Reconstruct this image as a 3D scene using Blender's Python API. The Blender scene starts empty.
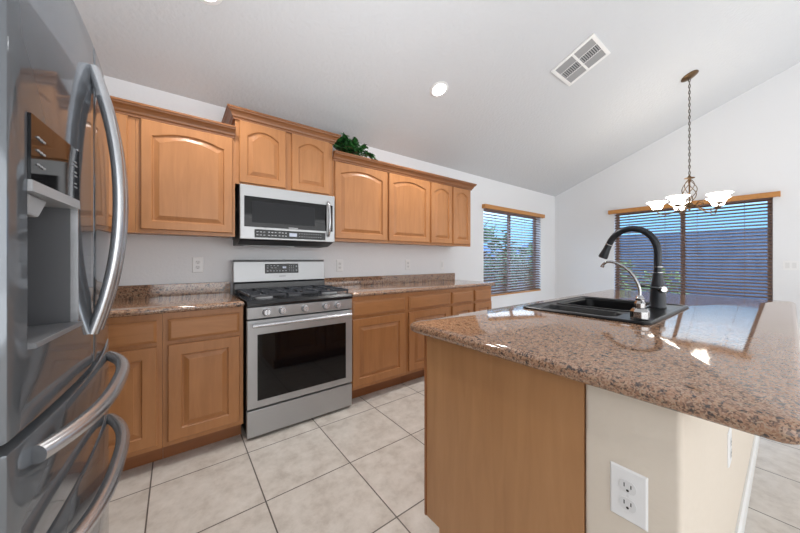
import bpy, bmesh, math, random
from mathutils import Vector, Matrix
random.seed(4)
S = bpy.context.scene
COL = S.collection
PI = math.pi

# ------------------------------------------------------------------ camera, world, lights, exposure
H = 1.18
cam_d = bpy.data.cameras.new('camera'); cam = bpy.data.objects.new('camera', cam_d); COL.objects.link(cam)
cam_d.sensor_width = 36; cam_d.lens = 295.6/800*36; cam_d.shift_y = -6.5/800; cam_d.clip_start = .01
cam.location = (0, 0, H); cam.rotation_euler = (PI/2, 0, -math.radians(37.15))
S.camera = cam
S.view_settings.view_transform = 'Standard'; S.view_settings.look = 'None'
S.view_settings.gamma = 1; S.view_settings.use_curve_mapping = False
S.view_settings.exposure = 0.08

W = bpy.data.worlds.new('sky'); S.world = W; W.use_nodes = True
nt = W.node_tree; nt.nodes.clear()
o_ = nt.nodes.new('ShaderNodeOutputWorld'); b_ = nt.nodes.new('ShaderNodeBackground')
tc = nt.nodes.new('ShaderNodeTexCoord'); sx = nt.nodes.new('ShaderNodeSeparateXYZ'); rp = nt.nodes.new('ShaderNodeValToRGB')
nt.links.new(tc.outputs['Generated'], sx.inputs[0]); nt.links.new(sx.outputs['Z'], rp.inputs[0])
rp.color_ramp.elements[0].position = .0; rp.color_ramp.elements[0].color = (.13, .27, .40, 1)
rp.color_ramp.elements[1].position = .6; rp.color_ramp.elements[1].color = (.40, .62, 1, 1)
e = rp.color_ramp.elements.new(.11); e.color = (.15, .31, .45, 1)
e = rp.color_ramp.elements.new(.23); e.color = (1, 1, 1, 1)
nt.links.new(rp.outputs[0], b_.inputs[0]); b_.inputs[1].default_value = 3.8
nt.links.new(b_.outputs[0], o_.inputs[0])

def area(name, loc, rot, sx_, sy_, power, col=(1, 1, 1)):
    l = bpy.data.lights.new(name, 'AREA'); l.shape = 'RECTANGLE'; l.size = sx_; l.size_y = sy_; l.energy = power; l.color = col
    o = bpy.data.objects.new(name, l); COL.objects.link(o); o.location = loc; o.rotation_euler = rot; return o
# added area fills that brighten the room; the walls behind have no openings
area('fill_rear', (2.4, -4.45, 1.75), (PI/2, 0, 0), 6.4, 3.2, 136, (.965, .985, 1))  # unseen fill as wide as the rear wall, added for frontal light
area('fill_side', (-.9, -2.2, 1.5), (PI/2, 0, -PI/2), 3.6, 2.6, 25, (.965, .985, 1))  # unseen fill added in front of the solid left wall
area('fill_ceiling', (2.6, -2.3, .8), (PI, 0, 0), 6.2, 3.8, 58, (.965, .985, 1))  # added upward lamp, stands in for light bounced off the ceiling
area('fill_kitchen', (.6, .85, 1.62), (PI, 0, 0), 1.7, 1.3, 13, (.965, .985, 1))  # added upward lamp in mid-air, lifts the ceiling over the kitchen

# ------------------------------------------------------------------ materials
def srgb(r, g, b):
    f = lambda c: ((c/255+.055)/1.055)**2.4 if c > 10 else c/255/12.92
    return (f(r), f(g), f(b), 1)
def mat(name, col, rough=.5, metal=0, bump=None, spec=.5, coat=0, emit=None, es=0):
    m = bpy.data.materials.new(name); m.use_nodes = True; n = m.node_tree; p = n.nodes['Principled BSDF']
    p.inputs['Base Color'].default_value = col if len(col) == 4 else (*col, 1)
    p.inputs['Roughness'].default_value = rough; p.inputs['Metallic'].default_value = metal
    p.inputs['Specular IOR Level'].default_value = spec; p.inputs['Coat Weight'].default_value = coat; p.inputs['Coat Roughness'].default_value = .05
    if emit: p.inputs['Emission Color'].default_value = emit; p.inputs['Emission Strength'].default_value = es
    if bump:
        t = n.nodes.new('ShaderNodeTexCoord'); z = n.nodes.new('ShaderNodeTexNoise'); z.inputs['Scale'].default_value = bump[0]; z.inputs['Detail'].default_value = 3
        b = n.nodes.new('ShaderNodeBump'); b.inputs['Strength'].default_value = bump[1]; b.inputs['Distance'].default_value = .004
        n.links.new(t.outputs['Object'], z.inputs['Vector']); n.links.new(z.outputs['Fac'], b.inputs['Height']); n.links.new(b.outputs[0], p.inputs['Normal'])
    return m
def ramp(n, stops):
    r = n.nodes.new('ShaderNodeValToRGB'); el = r.color_ramp.elements
    el[0].position, el[0].color = stops[0]; el[1].position, el[1].color = stops[-1]
    for p, c in stops[1:-1]:
        q = el.new(p); q.color = c
    return r
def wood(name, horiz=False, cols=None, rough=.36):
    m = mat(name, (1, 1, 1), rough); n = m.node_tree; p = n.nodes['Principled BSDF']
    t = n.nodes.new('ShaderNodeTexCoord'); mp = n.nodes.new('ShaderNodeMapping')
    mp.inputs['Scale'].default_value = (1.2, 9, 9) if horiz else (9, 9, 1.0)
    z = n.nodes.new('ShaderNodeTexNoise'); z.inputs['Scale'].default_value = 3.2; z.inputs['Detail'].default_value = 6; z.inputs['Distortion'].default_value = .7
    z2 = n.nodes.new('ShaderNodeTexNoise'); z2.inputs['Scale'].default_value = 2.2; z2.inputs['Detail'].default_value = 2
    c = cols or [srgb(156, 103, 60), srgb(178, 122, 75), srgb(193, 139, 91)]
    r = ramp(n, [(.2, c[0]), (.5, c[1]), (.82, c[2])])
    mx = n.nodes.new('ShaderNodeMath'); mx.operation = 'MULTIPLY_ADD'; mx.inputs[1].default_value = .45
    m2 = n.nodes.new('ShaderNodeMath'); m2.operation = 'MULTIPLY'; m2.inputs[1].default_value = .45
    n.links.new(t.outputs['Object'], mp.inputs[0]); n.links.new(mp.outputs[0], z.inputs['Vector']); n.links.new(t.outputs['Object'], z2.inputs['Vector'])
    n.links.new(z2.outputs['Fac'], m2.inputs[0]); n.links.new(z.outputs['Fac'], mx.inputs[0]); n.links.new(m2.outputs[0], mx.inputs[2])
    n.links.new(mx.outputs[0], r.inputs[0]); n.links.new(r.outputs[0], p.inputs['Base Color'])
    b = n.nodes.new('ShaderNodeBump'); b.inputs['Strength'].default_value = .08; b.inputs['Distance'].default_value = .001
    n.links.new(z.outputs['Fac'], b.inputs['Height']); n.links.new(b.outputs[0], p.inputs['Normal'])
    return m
def granite(name, vs=300, ks=78):
    m = mat(name, (1, 1, 1), .06, spec=1.0); n = m.node_tree; p = n.nodes['Principled BSDF']
    t = n.nodes.new('ShaderNodeTexCoord')
    wv = n.nodes.new('ShaderNodeTexNoise'); wv.inputs['Scale'].default_value = 60; wv.inputs['Detail'].default_value = 4
    ad = n.nodes.new('ShaderNodeVectorMath'); ad.operation = 'SCALE'; ad.inputs['Scale'].default_value = .012
    a2 = n.nodes.new('ShaderNodeVectorMath')
    v = n.nodes.new('ShaderNodeTexVoronoi'); v.inputs['Scale'].default_value = vs
    n.links.new(t.outputs['Object'], wv.inputs['Vector']); n.links.new(wv.outputs['Color'], ad.inputs[0])
    n.links.new(t.outputs['Object'], a2.inputs[0]); n.links.new(ad.outputs[0], a2.inputs[1]); n.links.new(a2.outputs[0], v.inputs['Vector'])
    s = n.nodes.new('ShaderNodeSeparateColor'); n.links.new(v.outputs['Color'], s.inputs[0])
    r = ramp(n, [(0, srgb(84, 66, 56)), (.14, srgb(118, 88, 70)), (.3, srgb(146, 108, 84)), (.55, srgb(164, 126, 99)), (.8, srgb(176, 142, 116)), (1, srgb(160, 136, 112))])
    n.links.new(s.outputs[0], r.inputs[0])
    k = n.nodes.new('ShaderNodeTexNoise'); k.inputs['Scale'].default_value = ks; k.inputs['Detail'].default_value = 3; k.inputs['Roughness'].default_value = .6
    n.links.new(t.outputs['Object'], k.inputs['Vector'])
    kr = ramp(n, [(.35, (1, 1, 1, 1)), (.44, (0, 0, 0, 1))]); n.links.new(k.outputs['Fac'], kr.inputs[0])
    mx = n.nodes.new('ShaderNodeMix'); mx.data_type = 'RGBA'
    n.links.new(kr.outputs[0], mx.inputs['Factor']); n.links.new(r.outputs[0], mx.inputs['A']); mx.inputs['B'].default_value = srgb(60, 52, 50)
    n.links.new(mx.outputs['Result'], p.inputs['Base Color'])
    return m
def tile_mat():
    m = mat('floor_tile', (1, 1, 1), .38); n = m.node_tree; p = n.nodes['Principled BSDF']
    t = n.nodes.new('ShaderNodeTexCoord'); s = n.nodes.new('ShaderNodeSeparateXYZ'); n.links.new(t.outputs['Object'], s.inputs[0])
    def M(op, a, b=None):
        q = n.nodes.new('ShaderNodeMath'); q.operation = op
        for i, v in enumerate((a, b)):
            if v is None: continue
            if isinstance(v, (int, float)): q.inputs[i].default_value = v
            else: n.links.new(v, q.inputs[i])
        return q.outputs[0]
    fx = M('DIVIDE', M('SUBTRACT', s.outputs['X'], .350-4.57), .457); fy = M('DIVIDE', M('SUBTRACT', s.outputs['Y'], 1.547-9.14), .457)
    def edge(f):
        q = M('FRACT', f); return M('MINIMUM', q, M('SUBTRACT', 1, q))
    g = M('LESS_THAN', M('MINIMUM', edge(fx), edge(fy)), .0068)
    cb = n.nodes.new('ShaderNodeCombineXYZ'); n.links.new(M('FLOOR', fx), cb.inputs[0]); n.links.new(M('FLOOR', fy), cb.inputs[1])
    wn = n.nodes.new('ShaderNodeTexWhiteNoise'); n.links.new(cb.outputs[0], wn.inputs['Vector'])
    sc = n.nodes.new('ShaderNodeVectorMath'); sc.operation = 'SCALE'; sc.inputs['Scale'].default_value = 9; n.links.new(wn.outputs['Color'], sc.inputs[0])
    av = n.nodes.new('ShaderNodeVectorMath'); n.links.new(sc.outputs[0], av.inputs[0]); n.links.new(t.outputs['Object'], av.inputs[1])
    z = n.nodes.new('ShaderNodeTexNoise'); z.inputs['Scale'].default_value = 10; z.inputs['Detail'].default_value = 8; z.inputs['Roughness'].default_value = .68; z.inputs['Distortion'].default_value = .1
    n.links.new(av.outputs[0], z.inputs['Vector'])
    r = ramp(n, [(.3, srgb(184, 174, 164)), (.5, srgb(205, 197, 188)), (.7, srgb(218, 211, 203))]); n.links.new(z.outputs['Fac'], r.inputs[0])
    mx = n.nodes.new('ShaderNodeMix'); mx.data_type = 'RGBA'; n.links.new(g, mx.inputs['Factor']); n.links.new(r.outputs[0], mx.inputs['A']); mx.inputs['B'].default_value = srgb(98, 90, 84)
    n.links.new(mx.outputs['Result'], p.inputs['Base Color'])
    b = n.nodes.new('ShaderNodeBump'); b.inputs['Strength'].default_value = .5; b.inputs['Distance'].default_value = .0015; b.invert = True
    n.links.new(g, b.inputs['Height']); n.links.new(b.outputs[0], p.inputs['Normal'])
    return m
def steel(name, col=(.62, .62, .62), rough=.2, horiz=True):
    m = mat(name, col, rough, 1); n = m.node_tree; p = n.nodes['Principled BSDF']
    t = n.nodes.new('ShaderNodeTexCoord'); mp = n.nodes.new('ShaderNodeMapping'); mp.inputs['Scale'].default_value = (2, 2, 900) if horiz else (300, 300, 2)
    z = n.nodes.new('ShaderNodeTexNoise'); z.inputs['Scale'].default_value = 2; z.inputs['Detail'].default_value = 2
    n.links.new(t.outputs['Object'], mp.inputs[0]); n.links.new(mp.outputs[0], z.inputs['Vector'])
    r = ramp(n, [(.3, (rough*.88,)*3+(1,)), (.7, (rough*1.12,)*3+(1,))]); n.links.new(z.outputs['Fac'], r.inputs[0]); n.links.new(r.outputs[0], p.inputs['Roughness'])
    return m
def glass_mat(name, tint=(1, 1, 1, 1), gloss=.08):
    m = bpy.data.materials.new(name); m.use_nodes = True; n = m.node_tree; n.nodes.clear()
    o = n.nodes.new('ShaderNodeOutputMaterial'); x = n.nodes.new('ShaderNodeMixShader'); a = n.nodes.new('ShaderNodeBsdfTransparent'); g = n.nodes.new('ShaderNodeBsdfGlossy')
    a.inputs[0].default_value = tint; g.inputs['Roughness'].default_value = .02; x.inputs[0].default_value = gloss
    n.links.new(a.outputs[0], x.inputs[1]); n.links.new(g.outputs[0], x.inputs[2]); n.links.new(x.outputs[0], o.inputs[0]); return m

M_wall = mat('wall_paint', srgb(234, 235, 237), .6, bump=(55, .35))
M_ceil = mat('ceiling_paint', srgb(212, 214, 217), .8, bump=(38, 1.0))
M_beige = mat('beige_drywall', srgb(224, 213, 198), .6, bump=(18, 1.0))
M_trim = mat('white_trim', srgb(232, 232, 230), .35)
M_wood = wood('maple'); M_woodh = wood('maple_horizontal', True)
M_crown = wood('maple_crown', True, [srgb(118, 72, 38), srgb(138, 88, 50), srgb(156, 104, 62)])
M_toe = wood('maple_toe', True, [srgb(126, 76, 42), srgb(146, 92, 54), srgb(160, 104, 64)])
M_panel = wood('maple_panel', False, [srgb(158, 112, 72), srgb(178, 131, 88), srgb(194, 147, 104)])
M_gran = granite('granite'); M_gran2 = granite('granite_counter', 170, 52); M_tile = tile_mat()
M_steel = steel('brushed_steel', (.44, .445, .45), .36); M_steel.node_tree.nodes['Principled BSDF'].inputs['Metallic'].default_value = .6
M_fridge = steel('fridge_steel', (.19, .20, .215), .07, False); M_fridge.node_tree.nodes['Principled BSDF'].inputs['Metallic'].default_value = .45
M_fridge.node_tree.nodes['Principled BSDF'].inputs['Specular Tint'].default_value = (.72, .80, .88, 1)
M_chrome = mat('satin_metal', (.56, .57, .59), .27, .9)
M_blkglass = mat('black_glass', srgb(12, 12, 14), .04, spec=.35)
M_black = mat('black_enamel', srgb(26, 27, 30), .18)
M_iron = mat('cast_iron', srgb(54, 57, 63), .32)
M_dark = mat('dark_plastic', srgb(40, 41, 43), .4)
M_grey = mat('grey_plastic', srgb(86, 87, 90), .42)
M_lgrey = mat('light_grey_plastic', srgb(170, 172, 175), .35)
M_case = mat('fridge_case', srgb(120, 121, 124), .4)
M_sink = mat('sink_composite', srgb(18, 19, 21), .3, spec=.25)
M_faucet = mat('matte_black_metal', srgb(38, 41, 46), .3, .3)
M_nickel = mat('polished_nickel', (.46, .46, .46), .14, 1)
M_plate = mat('outlet_plastic', srgb(238, 238, 238), .3)
M_slot = mat('slot_dark', srgb(40, 36, 34), .6)
M_recept = mat('outlet_face', srgb(226, 226, 226), .3)
M_blindw = wood('blind_valance_wood', True, [srgb(176, 118, 58), srgb(198, 138, 74), srgb(212, 152, 88)])
M_slat = wood('blind_slat_wood', True, [srgb(112, 88, 74), srgb(130, 104, 88), srgb(146, 120, 102)], .22)
M_bronze = mat('aged_bronze', srgb(112, 88, 62), .32, .85)
M_chain = mat('dark_bronze', srgb(84, 72, 60), .4, .7)
M_shade = mat('frosted_shade', srgb(250, 244, 232), .4, emit=(1, .93, .82, 1), es=9.0)
M_lens = mat('lit_lens', (1, 1, 1), .4, emit=(1, .98, .95, 1), es=14)
M_display = mat('display_glow', srgb(150, 156, 170), .3, emit=(.6, .66, .8, 1), es=.35)
M_mark = mat('light_marking', srgb(176, 178, 182), .4)
M_frame = mat('window_frame_bronze', srgb(158, 132, 122), .4)
M_glass = glass_mat('window_glass', (.86, .93, .98, 1), .06)
M_fil = mat('vent_dark', srgb(70, 72, 74), .7)
M_ventslat = mat('vent_slat', srgb(168, 169, 171), .5)
def leafmat(name, a, b, sc=30):
    m = mat(name, (1, 1, 1), .35); n = m.node_tree
    t = n.nodes.new('ShaderNodeTexCoord'); z = n.nodes.new('ShaderNodeTexNoise'); z.inputs['Scale'].default_value = sc
    r = ramp(n, [(.35, a), (.65, b)]); n.links.new(t.outputs['Object'], z.inputs['Vector']); n.links.new(z.outputs['Fac'], r.inputs[0]); n.links.new(r.outputs[0], n.nodes['Principled BSDF'].inputs['Base Color']); return m
M_leaf = leafmat('ivy_leaf', srgb(8, 36, 18), srgb(62, 124, 60), 26)
M_stem = mat('ivy_stem', srgb(96, 74, 44), .6)
M_bush = leafmat('bush_leaf', srgb(120, 140, 60), srgb(190, 205, 110), 3)
M_bush2 = leafmat('tree_leaf', srgb(84, 120, 84), srgb(150, 180, 130), 3)
M_block = leafmat('block_wall', srgb(74, 98, 120), srgb(92, 116, 138), 2)
M_gravel = leafmat('gravel', srgb(150, 120, 120), srgb(176, 150, 148), 6)
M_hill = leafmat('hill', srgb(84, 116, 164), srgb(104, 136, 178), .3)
M_roof = mat('patio_roof', srgb(90, 104, 140), .7)

# ------------------------------------------------------------------ mesh helpers
ORG = {}
def RR(x0, x1, y0, y1, r, n=5):
    r = max(r, 1e-4); pts = []
    for cx, cy, a0 in ((x1-r, y1-r, 0), (x0+r, y1-r, PI/2), (x0+r, y0+r, PI), (x1-r, y0+r, 3*PI/2)):
        for i in range(n+1):
            a = a0+PI/2*i/n; pts.append((cx+r*math.cos(a), cy+r*math.sin(a)))
    return pts
class MB:
    def __init__(s): s.bm = bmesh.new()
    def box(s, x0, x1, y0, y1, z0, z1):
        v = [s.bm.verts.new((x, y, z)) for x in (x0, x1) for y in (y0, y1) for z in (z0, z1)]
        for f in ((0, 1, 3, 2), (4, 6, 7, 5), (0, 4, 5, 1), (2, 3, 7, 6), (0, 2, 6, 4), (1, 5, 7, 3)): s.bm.faces.new([v[i] for i in f])
        return s
    def rings(s, rings, cap0=True, cap1=True, close=True):
        R = [[s.bm.verts.new(p) for p in r] for r in rings]
        for a, b in zip(R, R[1:]):
            m = len(a)
            for i in range(m if close else m-1):
                j = (i+1) % m; s.bm.faces.new((a[i], a[j], b[j], b[i]))
        if cap0: s.bm.faces.new(R[0][::-1])
        if cap1: s.bm.faces.new(R[-1])
        return s
    def tube(s, pts, r, seg=10, cap=True, flat=1.0, ref=None):
        pts = [Vector(p) for p in pts]; n = len(pts); rr = r if isinstance(r, (list, tuple)) else [r]*n
        rings = []; prev = None
        for i in range(n):
            t = (pts[min(i+1, n-1)]-pts[max(i-1, 0)]).normalized()
            if prev is None:
                a = Vector(ref) if ref else (Vector((0, 0, 1)) if abs(t.z) < .9 else Vector((1, 0, 0)))
            else: a = prev
            u = (a-t*a.dot(t)).normalized(); w = t.cross(u); prev = u
            rings.append([pts[i]+(u*math.cos(2*PI*k/seg)*rr[i]+w*math.sin(2*PI*k/seg)*rr[i]*flat) for k in range(seg)])
        return s.rings(rings, cap, cap)
    def lathe(s, prof, c=(0, 0, 0), axis=(0, 0, 1), seg=24, cap0=True, cap1=True):
        q = Vector((0, 0, 1)).rotation_difference(Vector(axis).normalized()); c = Vector(c)
        return s.rings([[c+q @ Vector((r*math.cos(2*PI*k/seg), r*math.sin(2*PI*k/seg), z)) for k in range(seg)] for r, z in prof], cap0, cap1)
    def prism(s, poly, f0, f1):   # poly of 2d pts, f0/f1 map (a,b)->3d
        return s.rings([[f0(*p) for p in poly], [f1(*p) for p in poly]])
    def build(s, name, m, parent=None, bev=0, smooth=False, seg=2, org=None):
        off = Vector(ORG.get(parent.name, (0, 0, 0))) if parent else Vector(org or (0, 0, 0))
        bmesh.ops.recalc_face_normals(s.bm, faces=s.bm.faces[:])
        for v in s.bm.verts: v.co -= off
        me = bpy.data.meshes.new(name); s.bm.to_mesh(me); s.bm.free()
        me.materials.append(m)
        o = bpy.data.objects.new(name, me); COL.objects.link(o)
        if parent: o.parent = parent
        elif org: o.location = org
        ORG[o.name] = tuple(off)
        if smooth:
            for p in me.polygons: p.use_smooth = True
            me.set_sharp_from_angle(angle=math.radians(40))
        if bev:
            b = o.modifiers.new('bevel', 'BEVEL'); b.width = bev; b.segments = seg; b.limit_method = 'ANGLE'; b.angle_limit = math.radians(40)
        return o
def B(*a): return MB().box(*a)
def thing(name, label, cat, loc, group=None):
    o = bpy.data.objects.new(name, None); COL.objects.link(o); o.location = loc; o.empty_display_size = .05
    o['label'] = label; o['category'] = cat
    if group: o['group'] = group
    ORG[o.name] = tuple(loc); return o
def tag(o, label, cat, group=None, kind=None):
    o['label'] = label; o['category'] = cat
    if group: o['group'] = group
    if kind: o['kind'] = kind
    return o
def struct(o): o['kind'] = 'structure'; return o
def copy_tree(o, parent=None):
    c = o.copy(); COL.objects.link(c); c.parent = parent; ORG[c.name] = ORG.get(o.name, (0, 0, 0))
    for ch in list(o.children): copy_tree(ch, c)
    return c

# ------------------------------------------------------------------ room shell
XL, XR, YB, YF = -.95, 5.913, 2.78, -4.6
SL = .39; RIDGE = -.92
def zc(y): return 2.42+SL*(YB-y) if y > RIDGE else 2.42+SL*(YB-RIDGE)-SL*(RIDGE-y)
T = .15
struct(B(XL-T, XR+T, YF-T, YB+T, -.12, 0).build('floor', M_tile))
W1 = (3.68, 5.36, .63, 2.0); W2 = (.13, 1.80, .63, 2.0)
w = MB(); w.box(XL-T, W1[0], YB, YB+T, 0, 2.43).box(W1[1], XR+T, YB, YB+T, 0, 2.43).box(W1[0], W1[1], YB, YB+T, 0, W1[2]).box(W1[0], W1[1], YB, YB+T, W1[3], 2.43)
struct(w.build('wall_back', M_wall))
def gable(mb, xa, xb, ztop_from):
    poly = [(YF, ztop_from), (YB, ztop_from), (YB, 2.42), (RIDGE, zc(RIDGE)), (YF, zc(YF))]
    mb.prism(poly, lambda a, b: (xa, a, b), lambda a, b: (xb, a, b))
w = MB(); w.box(XR, XR+T, W2[1], YB, 0, 2.0).box(XR, XR+T, YF, W2[0], 0, 2.0).box(XR, XR+T, W2[0], W2[1], 0, W2[2]); gable(w, XR, XR+T, 2.0)
struct(w.build('wall_right', M_wall))
w = MB().box(XL-T, XL, YF, YB, 0, 2.0); gable(w, XL-T, XL, 2.0); struct(w.build('wall_left', M_wall))
struct(B(XL-T, XR+T, YF-T, YF, 0, zc(YF)+.02).build('wall_front', M_wall))
w = MB(); poly = [(YB+T, 2.42-SL*T), (RIDGE, zc(RIDGE)), (YF-T, zc(YF)-SL*T), (YF-T, zc(YF)-SL*T+.15), (RIDGE, zc(RIDGE)+.15), (YB+T, 2.42-SL*T+.15)]
w.prism(poly, lambda a, b: (XL-T, a, b), lambda a, b: (XR+T, a, b)); struct(w.build('ceiling', M_ceil))
struct(B(3.06, XR, YB-.014, YB, 0, .085).build('baseboard_back', M_trim, bev=.003))
struct(B(XR-.014, XR, YF, YB-.014, 0, .085).build('baseboard_right', M_trim, bev=.003))

# half wall of the island (beige drywall with rounded corners) and its baseboard
w = MB(); pts = RR(.842, 3.05, .135, .322, .012, 5)
w.rings([[(x, y, 0) for x, y in pts], [(x, y, .874) for x, y in pts]]); struct(w.build('wall_island', M_beige, smooth=True))
w = MB(); w.prism([(.1205, 0), (.1345, 0), (.1345, .085), (.1275, .085), (.1205, .074)], lambda a, b: (.842, a, b), lambda a, b: (3.05, a, b)); struct(w.build('baseboard_island', M_trim))

# windows
def window(name, bars, pane):
    f = struct(MB_from(bars).build(name, M_frame, bev=.003)); MB_from([pane]).build('glass_pane', M_glass, f); return f
def MB_from(bs):
    m = MB()
    for b in bs: m.box(*b)
    return m
x0, x1, z0, z1 = W1; ya, yb = YB+.095, YB+.135
window('window_1', [(x0, x1, ya, yb, z0, z0+.045), (x0, x1, ya, yb, z1-.045, z1), (x0, x0+.032, ya, yb, z0+.045, z1-.045), (x1-.032, x1, ya, yb, z0+.045, z1-.045), ((x0+x1)/2-.024, (x0+x1)/2+.024, ya, yb, z0+.045, z1-.045)], (x0+.04, x1-.04, ya+.016, ya+.022, z0+.04, z1-.04))
y0, y1, z0, z1 = W2; xa, xb = XR+.095, XR+.135
window('window_2', [(xa, xb, y0, y1, z0, z0+.045), (xa, xb, y0, y1, z1-.045, z1), (xa, xb, y0, y0+.045, z0+.045, z1-.045), (xa, xb, y1-.045, y1, z0+.045, z1-.045), (xa, xb, (y0+y1)/2-.026, (y0+y1)/2+.026, z0+.045, z1-.045)], (xa+.016, xa+.022, y0+.04, y1-.04, z0+.04, z1-.04))

# blinds: local frame a = along window, d = out of the wall into the room
def blind(label, loc, f, a0, a1, z0, z1, va0, va1, vz0, vz1, tilt, cords):
    t = thing('window_blind', label, 'blind', loc)
    def bx(m, A0, A1, d0, d1, Z0, Z1):
        p = f(A0, d0, Z0); q = f(A1, d1, Z1); m.box(min(p[0], q[0]), max(p[0], q[0]), min(p[1], q[1]), max(p[1], q[1]), Z0, Z1)
    m = MB(); bx(m, va0, va1, .045, .062, vz0, vz1); bx(m, va0, va0+.015, 0.001, .045, vz0, vz1); bx(m, va1-.015, va1, .001, .045, vz0, vz1); m.build('valance', M_blindw, t, bev=.003)
    m = MB(); bx(m, a0+.01, a1-.01, -.045, .012, vz0+.01, vz1-.005); m.build('head_rail', M_blindw, t)
    m = MB(); z = z0+.04; ct, st = math.cos(tilt), math.sin(tilt)
    while z < z1:
        pr = [(-.025, -.0014), (-.025, .0014), (-.008, .0034), (.008, .0034), (.025, .0014), (.025, -.0014), (.008, .0006), (-.008, .0006)]
        pr = [(-.016+u*ct-v*st, z+u*st+v*ct) for u, v in pr]
        m.rings([[f(a0, d, zz) for d, zz in pr], [f(a1, d, zz) for d, zz in pr]]); z += .0435
    m.build('slats', M_slat, t)
    m = MB(); bx(m, a0, a1, -.042, .012, z0, z0+.022); m.build('bottom_rail', M_blindw, t, bev=.003)
    for c in cords:
        m = MB(); m.tube([f(c, .0115, z0+.02), f(c, .0115, vz0+.02)], .0012, 5); m.tube([f(c, -.0435, z0+.02), f(c, -.0435, vz0+.02)], .0012, 5); m.build('ladder_cord', M_slat, t)
    return t
f1 = lambda a, d, z: (a, YB-d, z)
blind('wooden slat blind on the narrower left window, beyond the wall cabinets', (4.52, YB, .63), f1, 3.69, 5.35, .62, 1.95, 3.64, 5.40, 1.95, 2.012, -.54, (3.95, 4.8, 5.15))
f2 = lambda a, d, z: (XR-d, a, z)
blind('wide wooden slat blind on the window behind the chandelier', (XR, .96, .63), f2, .14, 1.79, .63, 1.955, .07, 1.87, 1.955, 2.02, -.54, (.36, .80, 1.15, 1.60))

# ------------------------------------------------------------------ cabinets
def door(name, parent, x0, x1, z0, z1, yb, arch=0, fw=.053, m=None, t=.02):
    w_ = x1-x0; NA = 14
    def ring(d, y, rise):
        pts = [(x0+d, y, z0+d), (x1-d, y, z0+d)]
        for i in range(NA+1):
            s = 1-2*i/NA
            zz = z1-d-(arch if rise else 0)
            if rise:
                sh = .94; q = abs(s)/sh
                zz += arch*max(0, (1-q*q))
            pts.append((x0+d+(x1-x0-2*d)*(s+1)/2, y, zz))
        return pts
    A = arch > 0
    rs = [ring(0, yb, 0), ring(0, yb-t+.004, 0), ring(.004, yb-t, 0), ring(fw, yb-t, A), ring(fw+.003, yb-t+.005, A), ring(fw+.006, yb-t+.0115, A), ring(fw+.012, yb-t+.012, A), ring(fw+.036, yb-t+.003, A), ring(fw+.037, yb-t+.001, A)]
    return MB().rings(rs).build(name, m or M_wood, parent)
def drawer(parent, x0, x1, z0, z1, yb, t=.02):
    def ring(d, y): return [(x0+d, y, z0+d), (x1-d, y, z0+d), (x1-d, y, z1-d), (x0+d, y, z1-d)]
    return MB().rings([ring(0, yb), ring(0, yb-t+.009), ring(.004, yb-t+.006), ring(.011, yb-t+.002), ring(.015, yb-t)]).build('drawer_front', M_woodh, parent)
# wall cabinets
def wallcab(label, x0, x1, z0, z1, doors, arch, group='wall cabinets above the counter'):
    t = thing('wall_cabinet', label, 'cabinet', ((x0+x1)/2, 2.62, z0), group)
    m = B(x0+.0006, x1-.0006, 2.46, 2.779, z0+.012, z1); m.box(x0+.0006, x1-.0006, 2.46, 2.485, z0, z0+.012); m.build('cabinet_body', M_wood, t)
    for a, b, c, d in doors: door('door', t, a, b, c, d, 2.4595, arch)
    return t
zb, zt = 1.35, 2.10
wallcab('maple wall cabinet in the corner, mostly behind the refrigerator handle', -.945, -.2, zb, zt, [(-.74, -.236, 1.375, 2.063)], .04)
wallcab('wide single-door maple wall cabinet left of the microwave', -.2, .345, zb, zt, [(-.176, .327, 1.375, 2.063)], .04)
wallcab('raised two-door maple wall cabinet directly above the microwave', .345, 1.111, 1.742, 2.24, [(.371, .702, 1.755, 2.2095), (.750, 1.073, 1.755, 2.2095)], .045)
wallcab('widest maple wall cabinet right of the microwave, under the ivy', 1.111, 1.70, zb, zt, [(1.128, 1.686, 1.375, 2.06)], .042)
wallcab('single-door maple wall cabinet between the ivy one and the narrow pair', 1.70, 2.279, zb, zt, [(1.712, 2.264, 1.375, 2.06)], .042)
wallcab('maple wall cabinet with two narrow doors at the far right end', 2.279, 2.99, zb, zt, [(2.295, 2.633, 1.375, 2.06), (2.658, 2.970, 1.375, 2.06)], .042)
def crown(label, path, z0, ext=.055):
    prof = [(.001, 0), (.012, 0), (.014, .012), (.022, .018), (.026, .03), (.036, .046), (.048, .055), (.05, .063), (ext, .065), (ext, .077), (.001, .077)]
    P = [Vector((x, y)) for x, y in path]; rings = []
    for i, p in enumerate(P):
        n = []
        if i > 0: d = (p-P[i-1]).normalized(); n.append(Vector((d.y, -d.x)))
        if i < len(P)-1: d = (P[i+1]-p).normalized(); n.append(Vector((d.y, -d.x)))
        if len(n) == 2: mv = (n[0]+n[1]); mv = mv/mv.dot(n[0])
        else: mv = n[0]
        rings.append([(p.x+mv.x*o, p.y+mv.y*o, z0+z) for o, z in prof])
    o = MB().rings(rings).build('crown_molding', M_crown, org=(path[0][0], path[0][1], z0))
    return tag(o, label, 'molding', 'crown moldings on the wall cabinets')
crown('long low wooden crown molding on the cabinets behind the refrigerator, left of the microwave', [(-.944, 2.459), (.344, 2.459)], 2.066)
crown('short raised wooden crown molding above the microwave cabinet', [(.345, 2.777), (.345, 2.46), (1.111, 2.46), (1.111, 2.777)], 2.211)
crown('long wooden crown molding running right of the microwave, below the ivy', [(1.112, 2.459), (2.991, 2.459), (2.991, 2.777)], 2.066)

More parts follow.
